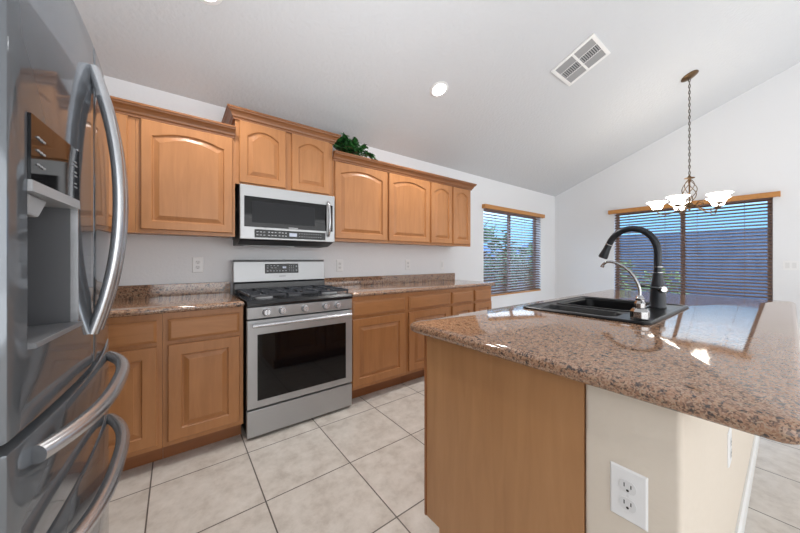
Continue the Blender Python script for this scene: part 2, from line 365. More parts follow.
# base cabinets
def basecab(label, x0, x1, fronts):
    t = thing('base_cabinet', label, 'cabinet', ((x0+x1)/2, 2.45, 0), 'base cabinets along the wall')
    B(x0+.0006, x1-.0006, 2.17, 2.779, .105, .8755).build('cabinet_body', M_wood, t)
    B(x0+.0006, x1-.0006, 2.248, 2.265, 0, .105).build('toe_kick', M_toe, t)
    for a, b in fronts:
        drawer(t, a, b, .715, .838, 2.1695); door('door', t, a, b, .135, .690, 2.1695, 0, .062)
basecab('maple base cabinet in the corner behind the refrigerator handles', -.945, -.062, [(-.60, -.086)])
basecab('maple base cabinet directly left of the range', -.062, .352, [(-.037, .328)])
basecab('maple base cabinet directly right of the range', 1.135, 1.716, [(1.148, 1.692)])
basecab('maple base cabinet behind the island corner, second one right of the range', 1.716, 2.306, [(1.74, 2.286)])
basecab('maple base cabinet with two narrow drawers at the far end of the counter', 2.306, 3.018, [(2.327, 2.657), (2.699, 3.001)])
def slab(x0, x1, y0, y1, z0, z1, r=.012, e=.018, hole=None, n=5):
    rs = []; K = 6; h = (z1-z0)/2; e = min(e, h)
    for i in range(K+1):
        a = -PI/2+PI*i/K; ins = e*(1-math.cos(a)); z = (z0+e if a < 0 else z1-e)+e*math.sin(a)
        rs.append([(x, y, z) for x, y in RR(x0+ins, x1-ins, y0+ins, y1-ins, max(r-ins*.3, .004), n)])
    m = MB()
    if not hole: return m.rings(rs)
    top = [(x, y, z1) for x, y in RR(*hole, .02, n)]; bot = [(x, y, z0) for x, y in RR(*hole, .02, n)]
    return m.rings([bot]+rs+[top, bot], False, False)
tag(slab(-.945, .354, 2.128, 2.756, .877, .914, .004).build('countertop', M_gran2, smooth=True, org=(-.3, 2.45, .877)), 'brown granite countertop left of the range', 'countertop', 'granite countertops along the wall')
tag(slab(1.133, 3.045, 2.128, 2.756, .877, .914, .01).build('countertop', M_gran2, smooth=True, org=(2.1, 2.45, .877)), 'brown granite countertop running right of the range to the window', 'countertop', 'granite countertops along the wall')
tag(B(-.945, .354, 2.757, 2.779, .878, 1.003).build('backsplash', M_gran2, bev=.003, org=(-.3, 2.768, .878)), 'low granite backsplash strip behind the counter left of the range', 'backsplash', 'granite backsplash strips')
tag(B(1.133, 3.03, 2.757, 2.779, .878, 1.003).build('backsplash', M_gran2, bev=.003, org=(2.1, 2.768, .878)), 'long granite backsplash strip behind the counter right of the range', 'backsplash', 'granite backsplash strips')

# ------------------------------------------------------------------ range
t = thing('gas_range', 'stainless steel gas range with black glass oven window between the base cabinets', 'range', (.745, 2.45, 0))
X0, X1 = .366, 1.124
MB().box(X0+.004, X1-.004, 2.16, 2.735, .02, .872).box(X0+.02, X1-.02, 2.2, 2.7, 0, .02).build('range_body', M_black, t)
m = MB(); m.prism([(2.159, .79), (2.122, .792), (2.118, .868), (2.159, .871)], lambda a, b: (X0, a, b), lambda a, b: (X1, a, b)); m.build('control_panel', M_steel, t, bev=.003)
for kx in (.484, .587, .743, .90, .998):
    k = MB().lathe([(.026, 0), (.027, .004), (.023, .007), (.022, .026), (.019, .03)], (kx, 2.1195, .831), (0, -1, .05), 24).build('knob', M_chrome, t, smooth=True)
    B(kx-.0035, kx+.0035, 2.085, 2.0895, .812, .851).build('knob_grip', M_chrome, k, bev=.001)
m = MB().box(X0, X1, 2.118, 2.159, .205, .782); od = m.build('oven_door', M_steel, t, bev=.004)
B(.427, 1.068, 2.1155, 2.1185, .252, .688).build('oven_window', M_blkglass, od, bev=.001)
m = MB(); hz = .752
m.tube([(.392, 2.082, hz), (1.10, 2.082, hz)], .0125, 14).box(.396, .42, 2.085, 2.1175, hz-.009, hz+.009).box(1.072, 1.096, 2.085, 2.1175, hz-.009, hz+.009); m.build('door_handle', M_chrome, od, smooth=True)
B(X0, X1, 2.120, 2.159, .018, .192).build('warming_drawer', M_steel, t, bev=.004)
m = MB(); m.prism([(2.112, .874), (2.112, .892), (2.13, .912), (2.655, .912), (2.655, .873)], lambda a, b: (X0-.001, a, b), lambda a, b: (X1+.001, a, b)); m.build('cooktop', M_black, t, bev=.002)
for bx_, by, r in ((.50, 2.26, .045), (.50, 2.54, .036), (.745, 2.40, .052), (.99, 2.26, .05), (.99, 2.54, .038)):
    b = MB().lathe([(r+.012, 0), (r+.01, .008), (r, .012)], (bx_, by, .9125), (0, 0, 1)).build('burner', M_lgrey, t, smooth=True)
    MB().lathe([(r*.85, .0125), (r*.85, .019), (r*.7, .022)], (bx_, by, .9125)).build('burner_cap', M_iron, b, smooth=True)
for ga, gb in ((.384, .622), (.627, .863), (.868, 1.106)):
    m = MB(); y0, y1 = 2.145, 2.64; zg0, zg1 = .932, .948; bw = .011
    m.box(ga, gb, y0, y0+bw, zg0, zg1).box(ga, gb, y1-bw, y1, zg0, zg1).box(ga, ga+bw, y0, y1, zg0, zg1).box(gb-bw, gb, y0, y1, zg0, zg1)
    cx = (ga+gb)/2
    m.box(ga, gb, (y0+y1)/2-.005, (y0+y1)/2+.005, zg0, zg1)
    for yy in (y0+.115, y1-.115):
        m.box(ga, cx-.03, yy-.005, yy+.005, zg0, zg1+.003).box(cx+.03, gb, yy-.005, yy+.005, zg0, zg1+.003)
        m.box(cx-.005, cx+.005, yy-.115, yy-.03, zg0, zg1+.003).box(cx-.005, cx+.005, yy+.03, yy+.115, zg0, zg1+.003)
    for fx in (ga+.002, gb-.014):
        for fy in (y0+.002, y1-.014): m.box(fx, fx+.012, fy, fy+.012, .9122, zg0)
    m.build('grate', M_iron, t, bev=.0025)
m = MB(); m.prism([(2.6555, .90), (2.662, .99), (2.68, 1.0), (2.745, 1.0), (2.745, .90)], lambda a, b: (X0+.002, a, b), lambda a, b: (X1-.002, a, b)); m.build('rear_vent', M_black, t, bev=.002)
m = MB(); m.prism([(2.668, 1.0005), (2.682, 1.166), (2.70, 1.176), (2.752, 1.176), (2.752, 1.0005)], lambda a, b: (X0-.002, a, b), lambda a, b: (X1+.002, a, b)); bg = m.build('backguard', M_steel, t, bev=.003)
B(X0-.003, X1+.003, 2.69, 2.753, 1.1765, 1.181).build('backguard_trim', M_black, bg)
def on_bg(a, b, d): return lambda x, z: None
def bgbox(m, x0, x1, z0, z1, th):
    yy = lambda z: 2.668+(z-1.0005)/.1655*.014
    m.rings([[(x0, yy(z0)-.0004, z0), (x1, yy(z0)-.0004, z0), (x1, yy(z1)-.0004, z1), (x0, yy(z1)-.0004, z1)], [(x0, yy(z0)-th, z0), (x1, yy(z0)-th, z0), (x1, yy(z1)-th, z1), (x0, yy(z1)-th, z1)]])
m = MB(); bgbox(m, .598, .878, 1.066, 1.148, .0025); dp = m.build('control_display', M_blkglass, bg)
m = MB()
for i in range(4): bgbox(m, .612+i*.027, .627+i*.027, 1.128, 1.133, .0032)
m.build('button_marking', M_mark, dp); m = MB()
for i in range(3): bgbox(m, .612+i*.031, .628+i*.031, 1.110, 1.116, .0032)
m.build('button_marking', M_mark, dp); m = MB()
for i in range(7): bgbox(m, .612+i*.025, .625+i*.025, 1.084, 1.090, .0032)
m.build('button_marking', M_mark, dp); m = MB()
for i in range(3):
    for j in range(4): bgbox(m, .796+i*.018, .802+i*.018, 1.082+j*.015, 1.087+j*.015, .0032)
bgbox(m, .855, .868, 1.118, 1.130, .0032); bgbox(m, .855, .868, 1.082, 1.094, .0032)
m.build('button_marking', M_mark, dp)
m = MB(); bgbox(m, .742, .772, 1.108, 1.124, .0032); m.build('clock_digits', M_display, dp)
m = MB(); bgbox(m, .712, .766, 1.038, 1.043, .0008); m.build('badge', M_grey, bg)

# ------------------------------------------------------------------ microwave
t = thing('microwave_oven', 'stainless steel over-range microwave with black window and vertical handle', 'microwave', (.743, 2.6, 1.333))
x0, x1 = .371, 1.113
MB().box(x0, x1, 2.452, 2.779, 1.345, 1.741).build('microwave_body', M_dark, t, bev=.002)
m = MB(); m.prism([(2.462, 1.328), (2.56, 1.300), (2.77, 1.297), (2.77, 1.3445), (2.44, 1.3445)], lambda a, b: (x0+.004, a, b), lambda a, b: (x1-.004, a, b)); vb = m.build('vent_base', M_dark, t)
m = MB().box(x0+.05, x1-.3, 2.58, 2.70, 1.292, 1.2985).build('grease_filter', M_lgrey, vb)
md = B(x0, x1, 2.420, 2.4515, 1.336, 1.738).build('microwave_door', M_steel, t, bev=.004)
B(.399, 1.036, 2.4165, 2.4205, 1.428, 1.655).build('door_window', M_blkglass, md, bev=.001)
B(.45, .93, 2.4158, 2.4164, 1.462, 1.622).build('window_screen', mat('window_screen', srgb(34, 35, 38), .3, spec=.2), md)
B(1.066, 1.092, 2.4165, 2.4205, 1.428, 1.655).build('door_window', M_blkglass, md, bev=.001)
cp = B(.468, 1.026, 2.4165, 2.4205, 1.350, 1.412).build('control_display', M_blkglass, md, bev=.001)
m = MB()
for g, n_ in ((.480, 3), (.562, 3), (.640, 3)):
    m = MB()
    for i in range(n_):
        for zz in (1.366, 1.390): m.box(g+i*.024, g+.014+i*.024, 2.4157, 2.4164, zz, zz+.006)
    m.build('button_marking', M_mark, cp)
m = MB()
for i in range(10):
    for zz in (1.368, 1.391): m.box(.800+i*.020, .806+i*.020, 2.4157, 2.4164, zz, zz+.005)
m.build('button_marking', M_mark, cp)
B(.722, .782, 2.4157, 2.4164, 1.368, 1.395).build('clock_display', M_display, cp)
B(.716, .79, 2.4157, 2.4164, 1.432, 1.439).build('badge', M_mark, md)
m = MB(); pts = [(1.049, 2.42, 1.388)]
for i in range(13):
    s = i/12; pts.append((1.049, 2.408-.030*math.sin(PI*s)**.6, 1.388+.29*s))
pts.append((1.049, 2.42, 1.678)); m.tube(pts, .011, 12, ref=(1, 0, 0)); m.build('door_handle', M_chrome, md, smooth=True)

# ------------------------------------------------------------------ refrigerator
t = thing('refrigerator', 'large stainless steel french door refrigerator with water dispenser, at left edge', 'refrigerator', (-.55, 1.158, 0))
FC = 1.158
def fx(y): return -.180-.030*((y-FC)/.455)**2
MB().box(-.92, -.285, .734, 1.582, .04, 1.755).build('case', M_case, t, bev=.004)
MB().box(-.90, -.30, .76, 1.556, 0, .04).build('base_grille', M_dark, t)
def panel(name, y0, y1, z0, z1, hole=None, parent=t, xb=-.283, r=.006):
    ys = [y0, y0+r*.3, y0+r]; n = max(6, int((y1-y0)/.03))
    ys += [y0+r+(y1-y0-2*r)*i/n for i in range(1, n)]+[y1-r, y1-r*.3, y1]
    zs = [z0, z0+r*.3, z0+r, z1-r, z1-r*.3, z1]
    if hole:
        ys = sorted(set([y for y in ys if min(abs(y-hole[0]), abs(y-hole[1])) > .006]+[hole[0], hole[1]]))
        zs = sorted(zs+[hole[2], hole[3]])
    def off(v, a, b):
        d = min(v-a, b-v)
        return 0 if d >= r-1e-6 else r-math.sqrt(max(0, r*r-(r-d)**2))
    m = MB(); bm = m.bm
    V = {(i, j): bm.verts.new((fx(y)-max(off(y, y0, y1), off(z, z0, z1)), y, z)) for i, y in enumerate(ys) for j, z in enumerate(zs)}
    for i in range(len(ys)-1):
        for j in range(len(zs)-1):
            if hole and hole[0]-1e-6 <= ys[i] and ys[i+1] <= hole[1]+1e-6 and hole[2]-1e-6 <= zs[j] and zs[j+1] <= hole[3]+1e-6: continue
            bm.faces.new((V[i, j], V[i+1, j], V[i+1, j+1], V[i, j+1]))
    NI, NJ = len(ys)-1, len(zs)-1
    per = [(i, 0) for i in range(NI)]+[(NI, j) for j in range(NJ)]+[(i, NJ) for i in range(NI, 0, -1)]+[(0, j) for j in range(NJ, 0, -1)]
    bk = [bm.verts.new((xb, ys[i], zs[j])) for i, j in per]
    for k in range(len(per)):
        q = (k+1) % len(per); bm.faces.new((V[per[k]], V[per[q]], bk[q], bk[k]))
    if not hole: bm.faces.new(bk)
    return m.build(name, M_fridge, parent, smooth=True)
HO = (.780, 1.000, 1.028, 1.432)
dl = panel('door', .728, 1.1545, .896, 1.772, HO)
dr = panel('door', 1.1615, 1.588, .896, 1.772)
d1 = panel('freezer_drawer', .728, 1.588, .662, .879)
d2 = panel('freezer_drawer', .728, 1.588, .085, .654)
# vertical handles
def vhandle(parent, y):
    n = 22; pts = []
    z0, z1 = .985, 1.695
    for i in range(n+1):
        s = 2*i/n-1; pts.append((fx(y)+.002+.052*(1-abs(s)**2.1), y, (z0+z1)/2+(z1-z0)/2*s))
    m = MB(); m.tube(pts, [.0135]*len(pts), 16, flat=1.4, ref=(1, 0, 0)); return m.build('door_handle', M_chrome, parent, smooth=True)
vhandle(dl, 1.128); vhandle(dr, 1.19)
def hhandle(parent, z):
    n = 30; pts = []; y0, y1 = .79, 1.45
    for i in range(n+1):
        s = 2*i/n-1; y = (y0+y1)/2+(y1-y0)/2*s; pts.append((fx(y)+.006+.046*(1-abs(s)**3.2), y, z))
    m = MB(); m.tube(pts, .0165, 16); return m.build('drawer_handle', M_chrome, parent, smooth=True)
hhandle(d1, .842); hhandle(d2, .622)
# dispenser
y0, y1, za, zb_ = HO
m = MB(); rx = -.280
fr = [(fx(y0)-.001, y0, za), (fx(y1)-.001, y1, za), (fx(y1)-.001, y1, 1.30), (fx(y0)-.001, y0, 1.30)]
bk = [(rx, y0+.004, za+.004), (rx, y1-.004, za+.004), (rx, y1-.004, 1.30), (rx, y0+.004, 1.30)]
m.rings([fr, bk], False, True); dc = m.build('dispenser_recess', M_grey, dl)
m = MB(); m.rings([[(fx(y0)+.004, y0+.001, z) for z in (1.318,)]+[(fx(y1)+.004, y1-.001, 1.318), (fx(y1)+.004, y1-.001, 1.431), (fx(y0)+.004, y0+.001, 1.431)],
                   [(-.26, y0+.001, 1.318), (-.26, y1-.001, 1.318), (-.26, y1-.001, 1.431), (-.26, y0+.001, 1.431)]])
pn = m.build('dispenser_panel', M_blkglass, dl)
m = MB(); m.rings([[(fx(y0)+.006, y0+.001, 1.298), (fx(y1)+.006, y1-.001, 1.298), (fx(y1)+.005, y1-.001, 1.3175), (fx(y0)+.005, y0+.001, 1.3175)],
                   [(-.26, y0+.001, 1.298), (-.26, y1-.001, 1.298), (-.26, y1-.001, 1.3175), (-.26, y0+.001, 1.3175)]])
m.build('dispenser_trim', M_lgrey, dl)
m = MB()
def pmark(ya, yb_, z0_, z1_):
    m.box(min(fx(ya), fx(yb_))+.0036, max(fx(ya), fx(yb_))+.0048, ya, yb_, z0_, z1_)
for zz in (1.395, 1.372, 1.347):
    m = MB()
    for q in range(3): pmark(.800+q*.010, .808+q*.010, zz-q*.001, zz+.003-q*.001)
    m.build('button_marking', M_mark, pn)
    m = MB(); pmark(.968, .984, zz-.004, zz-.002); pmark(.968, .980, zz+.004, zz+.006); m.build('button_marking', M_mark, pn)
m = MB(); m.rings([[(-.205, .81, 1.2975), (-.205, .90, 1.2975), (-.265, .90, 1.2975), (-.265, .81, 1.2975)], [(-.212, .82, 1.262), (-.212, .88, 1.262), (-.25, .88, 1.262), (-.25, .82, 1.262)]]); m.build('ice_chute', M_lgrey, dl, bev=.004)
m = MB(); m.rings([[(fx(y0)+.010, y0+.001, 1.028), (fx(y1)+.010, y1-.001, 1.028), (fx(y1)+.010, y1-.001, 1.038), (fx(y0)+.010, y0+.001, 1.038)],
                   [(-.27, y0+.001, 1.030), (-.27, y1-.001, 1.030), (-.27, y1-.001, 1.036), (-.27, y0+.001, 1.036)]]); m.build('drip_tray', M_case, dl, bev=.001)
B(fx(y1)-.01, fx(y1)+.002, y1-.0005, y1+.006, za-.005, zb_+.005).build('dispenser_frame', M_chrome, dl)

# ------------------------------------------------------------------ island
t = thing('island_cabinet', 'maple island base with plain end panel under the granite top', 'cabinet', (1.9, .6, 0))
m = MB(); m.prism([(.323, 0), (.850, 0), (.850, .105), (.935, .105), (.935, .874), (.323, .874)], lambda a, b: (.842, a, b), lambda a, b: (.862, a, b)); m.build('end_panel', M_panel, t)
B(.838, .8415, .925, .9352, .105, .874).build('corner_strip', M_toe, t)
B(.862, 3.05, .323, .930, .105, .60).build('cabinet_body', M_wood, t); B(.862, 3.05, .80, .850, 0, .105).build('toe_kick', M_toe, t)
m = MB().box(.862, 3.05, .905, .930, .60, .874).box(.862, 1.45, .323, .905, .60, .874).box(2.35, 3.05, .323, .905, .60, .874); m.build('upper_frame', M_wood, t)
for a, b in ((.88, 1.36), (1.40, 1.86), (1.88, 2.34), (2.38, 3.02)):
    o = door('door', t, a, b, .135, .86, .9305, 0, .062); o.data.transform(Matrix.Translation((0, 2*.9305-2*.6-0, 0)) @ Matrix.Scale(-1, 4, (0, 1, 0))) ; o.data.flip_normals()
tag(slab(.784, 3.12, -.022, .985, .876, .918, .03, .02, (1.55, 2.235, .39, .84)).build('island_countertop', M_gran, smooth=True, org=(1.9, .48, .876)), 'large polished granite island top holding the black sink', 'countertop')

# sink
SZ = .9195
t = thing('double_sink', 'black composite double-bowl drop-in sink in the island top', 'sink', (1.89, .61, .75))
def ring(a, z): return [(x, y, z) for x, y in RR(*a)]
def bowl(cell, hole, depth, name):
    N = 8; m = MB(); z = SZ+.005
    m.rings([ring((*cell, .0005, N), z), ring((*hole, .045, N), z), ring((hole[0]+.006, hole[1]-.006, hole[2]+.006, hole[3]-.006, .042, N), z-.006),
             ring((hole[0]+.018, hole[1]-.018, hole[2]+.018, hole[3]-.018, .05, N), z-depth+.03), ring((hole[0]+.05, hole[1]-.05, hole[2]+.05, hole[3]-.05, .05, N), z-depth)], False, True)
    o = m.build(name, M_sink, t, smooth=True)
    MB().lathe([(.03, 0), (.042, .003), (.045, .001)], ((hole[0]+hole[1])/2, (hole[2]+hole[3])/2, z-depth+.0005)).build('drain', M_nickel, o, smooth=True)
bowl((1.515, 1.75, .352, .868), (1.560, 1.720, .475, .825), .15, 'bowl')
bowl((1.75, 2.246, .352, .868), (1.775, 2.20, .475, .825), .19, 'bowl')
m = MB(); N = 8
pr = [(0.0, .0), (0.0, .006), (.004, .0105), (.010, .0115), (.016, .0095), (.02, .005), (.02, .0005)]
m.rings([[(x, y, SZ-.0008+z) for x, y in RR(1.497+d, 2.264-d, .335+d, .885-d, .03, N)] for d, z in pr], False, False); m.build('rim', M_sink, t, smooth=True)
m = MB(); pts = [(x, y, SZ+.0055) for x, y in RR(1.768, 2.207, .468, .832, .05, N)]; pts.append(pts[0])
m.tube(pts, .0065, 8, cap=False, flat=1.6); m.build('bowl_lip', M_sink, t, smooth=True)

# main faucet
t = thing('pull_down_faucet', 'tall black gooseneck kitchen faucet with chrome rings behind the sink', 'faucet', (2.056, .428, SZ+.005))
fxx, fyy, z0 = 2.056, .428, SZ+.0055
MB().lathe([(.036, 0), (.036, .006), (.033, .012), (.034, .05), (.033, .085), (.027, .13), (.0225, .165), (.0215, .185)], (fxx, fyy, z0)).build('faucet_body', M_faucet, t, smooth=True)
for zz in (.186, .216): MB().lathe([(.0205, 0), (.0225, .001), (.0225, .004), (.0205, .005)], (fxx, fyy, z0+zz)).build('ring', M_nickel, t, smooth=True)
pts = [(fxx, fyy, z0+.190), (fxx, fyy, z0+.24), (fxx, fyy, 1.215)]
Rr = .116; cz = 1.220; KA = .87
for i in range(1, 19):
    a = PI*i/18*KA; pts.append((fxx, fyy+Rr*(1-math.cos(a)), cz+.137*math.sin(a)))
ly, lz = pts[-1][1], pts[-1][2]
HD = (0, .42, -1)
MB().tube(pts, .0172, 16).build('gooseneck', M_faucet, t, smooth=True)
MB().lathe([(.0165, 0), (.0185, .002), (.0185, .005), (.0165, .006)], (fxx, ly+.0002, lz), HD).build('ring', M_nickel, t, smooth=True)
hd = MB().lathe([(.0175, .006), (.019, .035), (.0245, .078), (.0245, .086)], (fxx, ly, lz), HD).build('spray_head', M_faucet, t, smooth=True)
MB().lathe([(.021, .0862), (.021, .089)], (fxx, ly, lz), HD).build('nozzle', M_nickel, hd)
hub = MB().lathe([(.017, 0), (.019, .004), (.019, .02), (.014, .026)], (fxx-.022, fyy-.018, z0+.10), (-.77, -.63, .1), 20).build('handle_hub', M_nickel, t, smooth=True)
MB().tube([(fxx-.038, fyy-.026, z0+.103), (fxx-.062, fyy-.008, z0+.11), (fxx-.10, fyy+.035, z0+.118)], [.0075, .006, .005], 10).tube([(fxx-.10, fyy+.035, z0+.118), (fxx-.118, fyy+.056, z0+.124)], [.008, .007], 10).build('lever', M_faucet, hub, smooth=True)

# filtered water faucet
t = thing('filtered_water_faucet', 'small chrome water dispenser faucet with thin curved spout in front of the black one', 'faucet', (1.578, .386, SZ+.005))
ax_, ay = 1.580, .388; z0 = SZ+.0055
def oct_(r, z, s=8): return [(ax_+r*math.cos(2*PI*(k+.5)/s), ay+r*math.sin(2*PI*(k+.5)/s), z0+z) for k in range(s)]
MB().rings([oct_(.034, 0), oct_(.034, .036), oct_(.026, .048), oct_(.020, .05)]).build('base', M_nickel, t, bev=.002)
MB().rings([oct_(.019, .0505), oct_(.020, .07), oct_(.013, .082), oct_(.017, .09), oct_(.010, .104)]).build('faucet_neck', M_nickel, t, bev=.001)
pts = [(ax_, ay, z0+.100), (ax_, ay, z0+.128)]
from_ = Vector((ax_, ay, z0+.128))
for dy, dz in ((.006, .152), (.018, .180), (.036, .206), (.060, .227), (.084, .241), (.106, .2475), (.122, .246), (.132, .239), (.137, .231)): pts.append((ax_, ay+dy, z0+dz))
MB().tube(pts, .0058, 12).build('spout', M_nickel, t, smooth=True)
MB().lathe([(.0075, 0), (.0075, .010)], pts[-1], (0, .45, -1), 12).build('spout_tip', M_nickel, t, smooth=True)
MB().tube([(ax_-.008, ay-.01, z0+.078), (ax_-.035, ay-.02, z0+.086)], .004, 8).build('lever', M_nickel, t, smooth=True)

# ------------------------------------------------------------------ outlets and switches
def outlet(label, c, ax, nrm, group=None, slots=True, cat='outlet', name='wall_outlet'):
    c = Vector(c); A = Vector(ax); N = Vector(nrm); Z = Vector((0, 0, 1))
    t = thing(name, label, cat, c, group)
    def P(a, z, d): return tuple(c+A*a+Z*z+N*d)
    def plate(name, a0, a1, z0, z1, d0, d1, m_, parent, bev=0, ch=0):
        m = MB(); m.rings([[P(a0, z0, d0), P(a1, z0, d0), P(a1, z1, d0), P(a0, z1, d0)], [P(a0+ch, z0+ch, d1), P(a1-ch, z0+ch, d1), P(a1-ch, z1-ch, d1), P(a0+ch, z1-ch, d1)]]); return m.build(name, m_, parent, bev=bev)
    plate('cover_plate', -.037, .037, -.061, .061, .0003, .005, M_plate, t, .001, .004)
    if slots:
        for zc_ in (-.020, .020):
            m = MB(); m.rings([[P(.0165*math.cos(a), zc_+max(-.0135, min(.0135, .017*math.sin(a))), d) for a in [2*PI*k/24 for k in range(24)]] for d in (.0052, .0068)])
            r_ = m.build('receptacle', M_recept, t)
            plate('slot', -.0075, -.0055, zc_-.001, zc_+.008, .0069, .0072, M_slot, r_); plate('slot', .0055, .0075, zc_-.001, zc_+.007, .0069, .0072, M_slot, r_)
            m = MB(); m.rings([[P(.0028*math.cos(a), zc_-.0075+.0028*math.sin(a), d) for a in [2*PI*k/10 for k in range(10)]] for d in (.0069, .0072)]); m.build('ground_hole', M_slot, r_)
        m = MB(); m.rings([[P(.0025*math.cos(a), .0025*math.sin(a), d) for a in [2*PI*k/10 for k in range(10)]] for d in (.0052, .006)]); m.build('screw', M_recept, t)
    else:
        plate('rocker', -.016, .016, -.033, .033, .0052, .008, M_recept, t, 0, .001)
    return t
outlet('white duplex outlet on the beige end of the island, in the foreground', (.842, .228, .632), (0, -1, 0), (-1, 0, 0))
outlet('white outlet plate seen edge-on on the beige side of the island', (1.60, .135, .50), (1, 0, 0), (0, -1, 0))
g = 'outlets on the wall over the counter'
outlet('white wall outlet between the counter and cabinet left of the range', (.135, YB, 1.143), (1, 0, 0), (0, -1, 0), g)
outlet('white wall outlet just right of the range backguard', (1.333, YB, 1.123), (1, 0, 0), (0, -1, 0), g)
outlet('white wall outlet over the middle of the long right-hand backsplash', (2.224, YB, 1.123), (1, 0, 0), (0, -1, 0), g)
outlet('white switch plate near the far right end of the backsplash', (2.802, YB, 1.118), (1, 0, 0), (0, -1, 0), g, False, 'switch', 'light_switch')
t = thing('double_switch', 'white double switch plate on the wall right of the large window', 'switch', (XR, -.005, 1.115))
B(XR-.005, XR-.0003, -.063, .053, 1.057, 1.173).build('cover_plate', M_plate, t, bev=.001)
for yy in (-.030, .020): B(XR-.009, XR-.0055, yy-.016, yy+.016, 1.082, 1.148).build('rocker', M_recept, t, bev=.001)

# ------------------------------------------------------------------ ceiling fittings
CN = Vector((0, -SL, -1)).normalized()   # into the room
CU = Vector((0, -1, SL)).normalized()    # up the slope
def cpt(x, y, d=0, u=0, a=0): return Vector((x+a, y, zc(y)))+CU*u+CN*d
def downlight(label, x, y, power):
    t = thing('recessed_light', label, 'light', cpt(x, y), 'recessed ceiling lights')
    MB().lathe([(.062, .001), (.085, .001), (.087, .004), (.080, .008), (.064, .009), (.062, .005)], cpt(x, y), CN, 32, False, False).build('trim_ring', M_plate, t, smooth=True)
    MB().lathe([(.0615, .001), (.0615, .004)], cpt(x, y), CN, 32).build('lens', M_lens, t)
    l = bpy.data.lights.new('downlight', 'SPOT'); l.energy = power*2.6; l.spot_size = math.radians(130); l.spot_blend = .8; l.shadow_soft_size = .06; l.color = (1, .97, .93)
    o = bpy.data.objects.new('downlight', l); COL.objects.link(o); o.parent = t; o.location = CN*.03
downlight('round recessed light lit in the sloped ceiling above the range side', 1.922, 1.944, 28)
downlight('round recessed light at the top edge of the photo, above the refrigerator side', .136, 2.00, 22)

# vent
t = thing('ceiling_vent', 'square white louvered air vent in the sloped ceiling', 'vent', cpt(3.02, 1.19))
VX, VY = 3.02, 1.19
def vb(m, a0, a1, u0, u1, d0, d1):
    m.rings([[cpt(VX, VY, d0, u, a) for a, u in ((a0, u0), (a1, u0), (a1, u1), (a0, u1))], [cpt(VX, VY, d1, u, a) for a, u in ((a0, u0), (a1, u0), (a1, u1), (a0, u1))]])
m = MB(); E_ = .195; I_ = .165
vb(m, -E_, E_, -E_, -I_, .0005, .012); vb(m, -E_, E_, I_, E_, .0005, .012); vb(m, -E_, -I_, -I_, I_, .0005, .012); vb(m, I_, E_, -I_, I_, .0005, .012)
vb(m, -.058, -.052, -I_, I_, .002, .011); vb(m, .052, .058, -I_, I_, .002, .011); vb(m, -I_, I_, -.010, .010, .002, .0115)
m.build('vent_frame', M_plate, t, bev=.002)
m = MB(); vb(m, -I_, I_, -I_, I_, .0003, .0018); m.build('vent_back', M_fil, t)
m = MB()
for u0, u1 in ((-I_, -.010), (.010, I_)):
    for i in range(9):
        u = u0+(u1-u0)*(i+.5)/9; vb(m, -.052, .052, u-.0045, u+.0045, .002, .009)
    for s in (-1, 1):
        for i in range(6):
            a = s*(.058+(I_-.058)*(i+.5)/6); vb(m, a-.0068, a+.0068, u0, u1, .002, .009)
m.build('louvers', M_ventslat, t)

# chandelier
CX, CY = 4.575, .680; ZT = zc(CY)
t = thing('chandelier', 'bronze five-arm chandelier with frosted upturned shades hanging on a long chain', 'chandelier', (CX, CY, 1.80))
MB().lathe([(.075, 0.0005), (.078, .008), (.06, .018), (.02, .028)], (CX, CY, ZT), CN).build('canopy', M_bronze, t, smooth=True)
m = MB(); ztop = ZT-.03; zbot = 2.135; n = int((ztop-zbot)/.034)
for i in range(n):
    c = Vector((CX, CY, zbot+(ztop-zbot)*(i+.5)/n)); h_ = .021; w_ = .0085; pts = []
    for k in range(13):
        a = 2*PI*k/12; d = w_*math.cos(a); pts.append(c+(Vector((d, 0, 0)) if i % 2 else Vector((0, d, 0)))+Vector((0, 0, h_*math.sin(a))))
    m.tube(pts, .0032, 5, cap=False, ref=(0, 1, 0) if i % 2 else (1, 0, 0))
m.tube([(CX+.008, CY, zbot), (CX+.008, CY+.004, ztop)], .0018, 5); m.build('chain', M_chain, t, smooth=True)
MB().lathe([(.006, 0), (.012, .01), (.010, .022), (.045, .028), (.045, .032), (.016, .040), (.010, .055), (.004, .065)][::-1] if False else [(.010, 0), (.014, .01), (.045, .018), (.045, .022), (.018, .030), (.010, .045), (.004, .06)], (CX, CY, 2.075)).build('crown_cap', M_bronze, t, smooth=True)
m = MB()
for k in range(6):
    pts = []
    for i in range(17):
        s = i/16; a = 2*PI*k/6+s*PI*.9; r_ = .008+.055*math.sin(PI*s)**.8; pts.append((CX+r_*math.cos(a), CY+r_*math.sin(a), 1.815+.265*s))
    m.tube(pts, .0036, 6)
m.build('twisted_cage', M_bronze, t, smooth=True)
MB().tube([(CX, CY, 1.80), (CX, CY, 2.08)], .007, 8).build('stem', M_bronze, t, smooth=True)
MB().lathe([(.004, -.06), (.012, -.05), (.008, -.035), (.03, -.015), (.038, 0), (.03, .012), (.012, .03)], (CX, CY, 1.795)).build('hub', M_bronze, t, smooth=True)
SRr = .275
